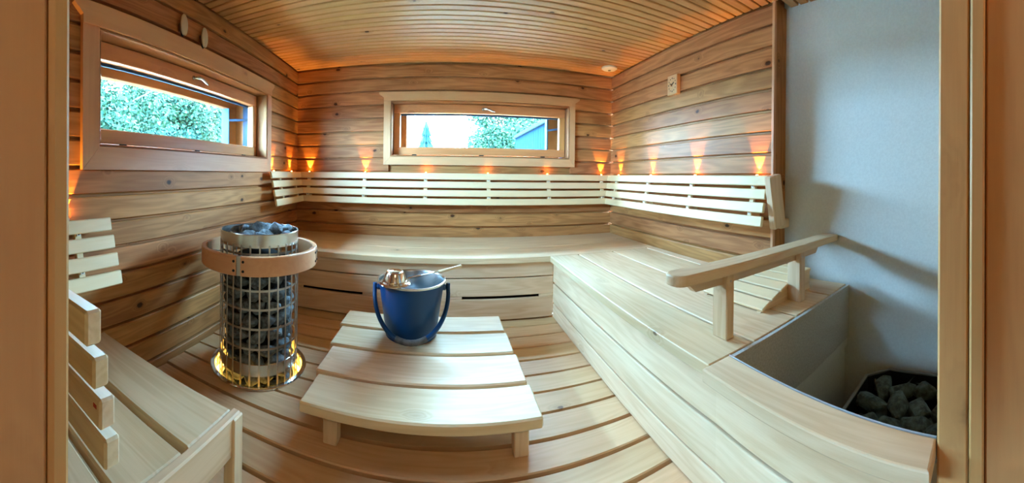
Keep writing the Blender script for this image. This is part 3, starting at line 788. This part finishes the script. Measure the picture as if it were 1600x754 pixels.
# ---------------------------------------------------------------- LED uplights behind the backrests
def uplight(frame, s, z, label, power=2.3):
    fn, rot = frame
    p = fn(s, .022, z)
    o = empty('uplight', p, label, 'lamp', 'warm uplights above the backrests')
    M_ = Matrix.Translation(p)
    lathe('housing', [(0, -.03), (.010, -.03), (.010, 0), (.007, .001), (0, .001)], STEELR, o, M_, 14)
    lathe('lens', [(0, .0011), (.006, .0011), (.006, .003), (0, .0035)], LEDW, o, M_, 12)
    ld_ = bpy.data.lights.new('uplight_lamp', 'SPOT'); ld_.energy = power; ld_.color = (1.0, .44, .06); ld_.spot_size = math.radians(50); ld_.spot_blend = .35; ld_.shadow_soft_size = .004
    lo = bpy.data.objects.new('uplight_lamp', ld_); COL.objects.link(lo); lo.parent = o; lo.matrix_parent_inverse = M_.inverted()
    N = Vector(rot.col[1][:3]); d = (Vector((0, 0, 1)) - N * .16).normalized()
    lo.matrix_basis = Matrix.Translation(Vector(p) + Vector((0, 0, .006))) @ (-d).to_track_quat('Z', 'Y').to_matrix().to_4x4()
    return o
ordn = ['first', 'second', 'third', 'fourth', 'fifth', 'sixth']
for k in range(6):
    uplight(far_frame, -1.342 + .571 * k, 1.054, 'small warm uplight on the far wall above the backrest, %s from the left' % ordn[k])
uplight(left_frame, 2.60, 1.054, 'small warm uplight at the open end of the short corner backrest')
uplight(left_frame, 3.00, 1.054, 'small warm uplight on the left wall right beside the far corner')
for k, yy in enumerate((2.98, 2.414, 1.85, 1.29)):
    uplight(right_frame, -yy, 1.054, 'small warm uplight on the right wall above the backrest, %s from the far corner' % ordn[k])
uplight(left_frame, .667, .838, 'small warm uplight beside the door frame above the low backrest')

# ---------------------------------------------------------------- fittings on walls and ceiling
sd = empty('smoke_detector', (1.47, 2.94, ZC), 'round white detector on the ceiling in the far right corner', 'detector')
sdb = lathe('base', [(0, 0), (.074, 0), (.074, -.012), (.062, -.022), (.03, -.026), (0, -.026)], WHITEPL, sd, Matrix.Translation((1.47, 2.94, ZC)), 36)
lathe('sensor', [(0, -.026), (.014, -.026), (.014, -.031), (0, -.032)], plain('grey_grille', (120, 118, 108), .6), sdb, Matrix.Translation((1.47, 2.94, ZC)), 18)

tcx, tcy, tcz = XR - .001, 2.115, 1.745
th = empty('sauna_clock', (tcx, tcy, tcz), 'small square wooden dial on the right wall near the far corner', 'thermometer')
case = board('case', tcx - .034, tcx, tcy - .062, tcy + .062, tcz - .075, tcz + .075, W_CASE, th, .004)
for k in range(12):
    a = 2 * PI * k / 12
    lathe('hour_mark', [(0, 0), (.0045 if k % 3 else .006, 0), (.004, .001), (0, .001)], DIAL, case, axes((0, -1, 0), (0, 0, 1), (-1, 0, 0), (tcx - .034, tcy + .044 * math.cos(a), tcz + .05 * math.sin(a))), 10)
lathe('knob', [(0, 0), (.009, 0), (.007, .008), (0, .009)], CHROME, case, axes((0, -1, 0), (0, 0, 1), (-1, 0, 0), (tcx - .034, tcy, tcz - .006)), 14)
beam('hand', (tcx - .036, tcy - .004, tcz), (tcx - .036, tcy + .026, tcz + .010), .008, .002, DIAL, case, 0, (1, 0, 0))
beam('hand', (tcx - .036, tcy + .004, tcz), (tcx - .036, tcy - .022, tcz + .016), .008, .002, DIAL, case, 0, (1, 0, 0))

def oval(s, z, label):
    p = lw(s, .0, z); f = empty('wall_fitting', p, label, 'fitting', 'oval fittings above the left window')
    m = Matrix.Translation(lw(s, .034, z)) @ LM
    bm = bmesh.new(); bmesh.ops.create_uvsphere(bm, u_segments=20, v_segments=12, radius=1)
    for v in bm.verts:
        v.co.x *= .030; v.co.y *= .014; v.co.z *= .062
        v.co.z = max(-.056, v.co.z)
    link('cover', bm_mesh('cover', bm, BEIGEPL, True), None, f, m)
    board_m('bracket', (.014, .034, .05), Matrix.Translation(lw(s, .016, z - .005)) @ LM, STEELR, f, .002)
    tube('hook', [lw(s - .012, .024, z - .035), lw(s - .014, .028, z - .058), lw(s - .006, .032, z - .062)], .005, BLACKST, f, 8)
oval(1.40, 1.855, 'oval beige wall fitting above the left window, farther from the corner')
oval(1.59, 1.842, 'oval beige wall fitting above the left window, nearer the corner')

# unseen fill lamp, added behind the camera to brighten the door jambs
pl = empty('fill_lamp', (.3, -.8, ZC + .25), 'round fill lamp added out of view in the passage behind the door', 'lamp')
lathe('fill_shade', [(0, -.07), (.10, -.06), (.15, -.03), (.15, 0), (0, 0)], emit('fill_glow', (255, 200, 140), 4.0), pl, Matrix.Translation((.3, -.8, ZC + .25)), 32)
# ---------------------------------------------------------------- outdoors
def leaf_mat(name, a, b):
    s = NT(name); oi = s.n('ShaderNodeTexCoord'); nz = s.noise(oi.outputs['Object'], 4.0, 4, .75)
    s.l(s.mix(s.remap(nz, .35, .65), lin(*a), lin(*b)), s.b.inputs['Base Color']); s.b.inputs['Roughness'].default_value = .7
    s.b.inputs['Specular IOR Level'].default_value = .1
    return s.m
LEAF = leaf_mat('leaves', (10, 36, 30), (34, 56, 34)); LEAF2 = leaf_mat('conifer_needles', (4, 28, 30), (8, 34, 34))
BARK = plain('bark', (34, 28, 22), .9)
def quads(name, V4):
    n = len(V4) // 4; me = bpy.data.meshes.new(name); me.vertices.add(4 * n); me.vertices.foreach_set('co', V4.astype(np.float32).ravel())
    me.loops.add(4 * n); me.loops.foreach_set('vertex_index', np.arange(4 * n, dtype=np.int32))
    me.polygons.add(n); me.polygons.foreach_set('loop_start', np.arange(0, 4 * n, 4, dtype=np.int32)); me.update(calc_edges=True); me.validate()
    return me
def tree(x, y, base, top, rx, nleaf, label, size=.16, seed=1):
    rnd = random.Random(seed); h = top - base
    t = empty('tree', (x, y, base), label, 'tree', 'trees outside the windows')
    tube('trunk', [(x, y, base), (x + .05, y, base + h * .3), (x, y + .05, base + h * .75)], [.16, .12, .04], BARK, t)
    for k in range(7):
        a = rnd.uniform(0, 6.28); z = base + h * rnd.uniform(.25, .6)
        tube('branch', [(x, y, z), (x + rx * .45 * math.cos(a), y + rx * .45 * math.sin(a), z + h * .12), (x + rx * .8 * math.cos(a), y + rx * .8 * math.sin(a), z + h * .2)], [.06, .04, .015], BARK, t, 6)
    cz = base + h * .58; rz = h * .42
    g = np.random.default_rng(seed); B = []
    for k in range(30):
        a = rnd.uniform(0, 6.28); u = rnd.uniform(-1, 1); q = rnd.uniform(.35, .85); cth = math.sqrt(1 - u * u)
        B.append((rx * q * cth * math.cos(a), rx * q * cth * math.sin(a), cz - base + rz * q * u, rnd.uniform(.28, .46) * rx))
    B = np.array(B)[np.arange(nleaf) % 30]
    v = g.normal(size=(nleaf, 3)); v /= np.linalg.norm(v, axis=1)[:, None]; v *= (B[:, 3] * g.uniform(.3, 1.08, nleaf))[:, None]; v[:, 2] *= .85
    c = B[:, :3] + v
    n_ = g.normal(size=(nleaf, 3)); n_[:, 2] += .5; n_ /= np.linalg.norm(n_, axis=1)[:, None]
    e = np.cross(n_, g.normal(size=(nleaf, 3))); e /= np.linalg.norm(e, axis=1)[:, None]; f = np.cross(n_, e)
    sz = (size * g.uniform(.5, 1.4, nleaf))[:, None]
    V4 = np.stack([c + e * sz, c + f * sz * .55, c - e * sz, c - f * sz * .55], 1).reshape(-1, 3)
    me = quads('crown', V4); me.materials.append(LEAF)
    link('crown', me, None, t, Matrix.Translation((x, y, base)))
    return t
GZ = -.5
tree(-8.2, 4.9, GZ, 4.5, 2.1, 48000, 'leafy green tree seen in the left part of the left window', .06, 1)
tree(-9.0, 8.6, GZ, 4.9, 2.4, 48000, 'leafy green tree seen in the middle of the left window', .06, 2)
tree(-8.6, 12.6, GZ, 5.0, 2.4, 48000, 'leafy green tree seen in the right part of the left window', .06, 3)
tree(-7.6, 1.6, GZ, 4.2, 1.7, 24000, 'leafy green tree at the near edge of the left window', .06, 4)
tree(2.6, 14.5, GZ, 5.4, 2.3, 32000, 'broad leafy tree behind the blue shed in the far window', .06, 6)
def conifer(x, y, base, top, r, label):
    t = empty('conifer', (x, y, base), label, 'tree')
    tube('trunk', [(x, y, base), (x, y, top - .2)], [.10, .02], BARK, t)
    rnd = random.Random(3); bm = bmesh.new(); h = top - base; nt = 11
    for k in range(nt):
        z0 = h * (.12 + .86 * k / nt); z1 = min(h, z0 + h * .17); rr = r * (1 - .93 * k / nt)
        tip = bm.verts.new((0, 0, z1)); ring = []
        for q in range(26):
            a = 2 * PI * q / 26; rad = rr * (1.0 if q % 2 else .66) * rnd.uniform(.85, 1.12)
            ring.append(bm.verts.new((rad * math.cos(a), rad * math.sin(a), z0 + rnd.uniform(-.06, .06) - (.10 if q % 2 else 0))))
        for q in range(26): bm.faces.new((ring[q], ring[(q + 1) % 26], tip))
        bm.faces.new(ring[::-1])
    link('crown', bm_mesh('crown', bm, LEAF2), None, t, Matrix.Translation((x, y, base)))
conifer(-1.08, 17.0, GZ, 3.75, 1.1, 'small pointed spruce alone against the white sky in the far window')
SHED = plain('shed_cladding', (6, 26, 52), 1.0, 0, .02); SHEDR = plain('shed_roof_trim', (26, 38, 44), 1.0, 0, .02)
sh = empty('shed', (3.2, 7.8, GZ), 'blue clad shed with sloping roof line at the right of the far window', 'building')
x0s, x1s, y0s, y1s, zt = 1.84, 4.2, 5.9, 9.2, 2.04
multi_box('wall', [(x0s + .02, x1s, y0s, y1s, GZ, zt)], SHED, None, sh)
yy = y0s
while yy < y1s - .1:
    board('cladding_board', x0s - .005, x0s + .02, yy + .004, yy + .196, GZ, zt, SHED, sh, .004); yy += .2
board('roof_trim', x0s - .06, x1s + .05, y0s - .06, y1s + .06, zt, zt + .09, SHEDR, sh, .01)
tag(multi_box('ground', [(-40, 40, -30, 40, GZ - .2, GZ)], plain('pale_ground', (150, 150, 140), .9, var=.2, bscale=3)), kind='structure')
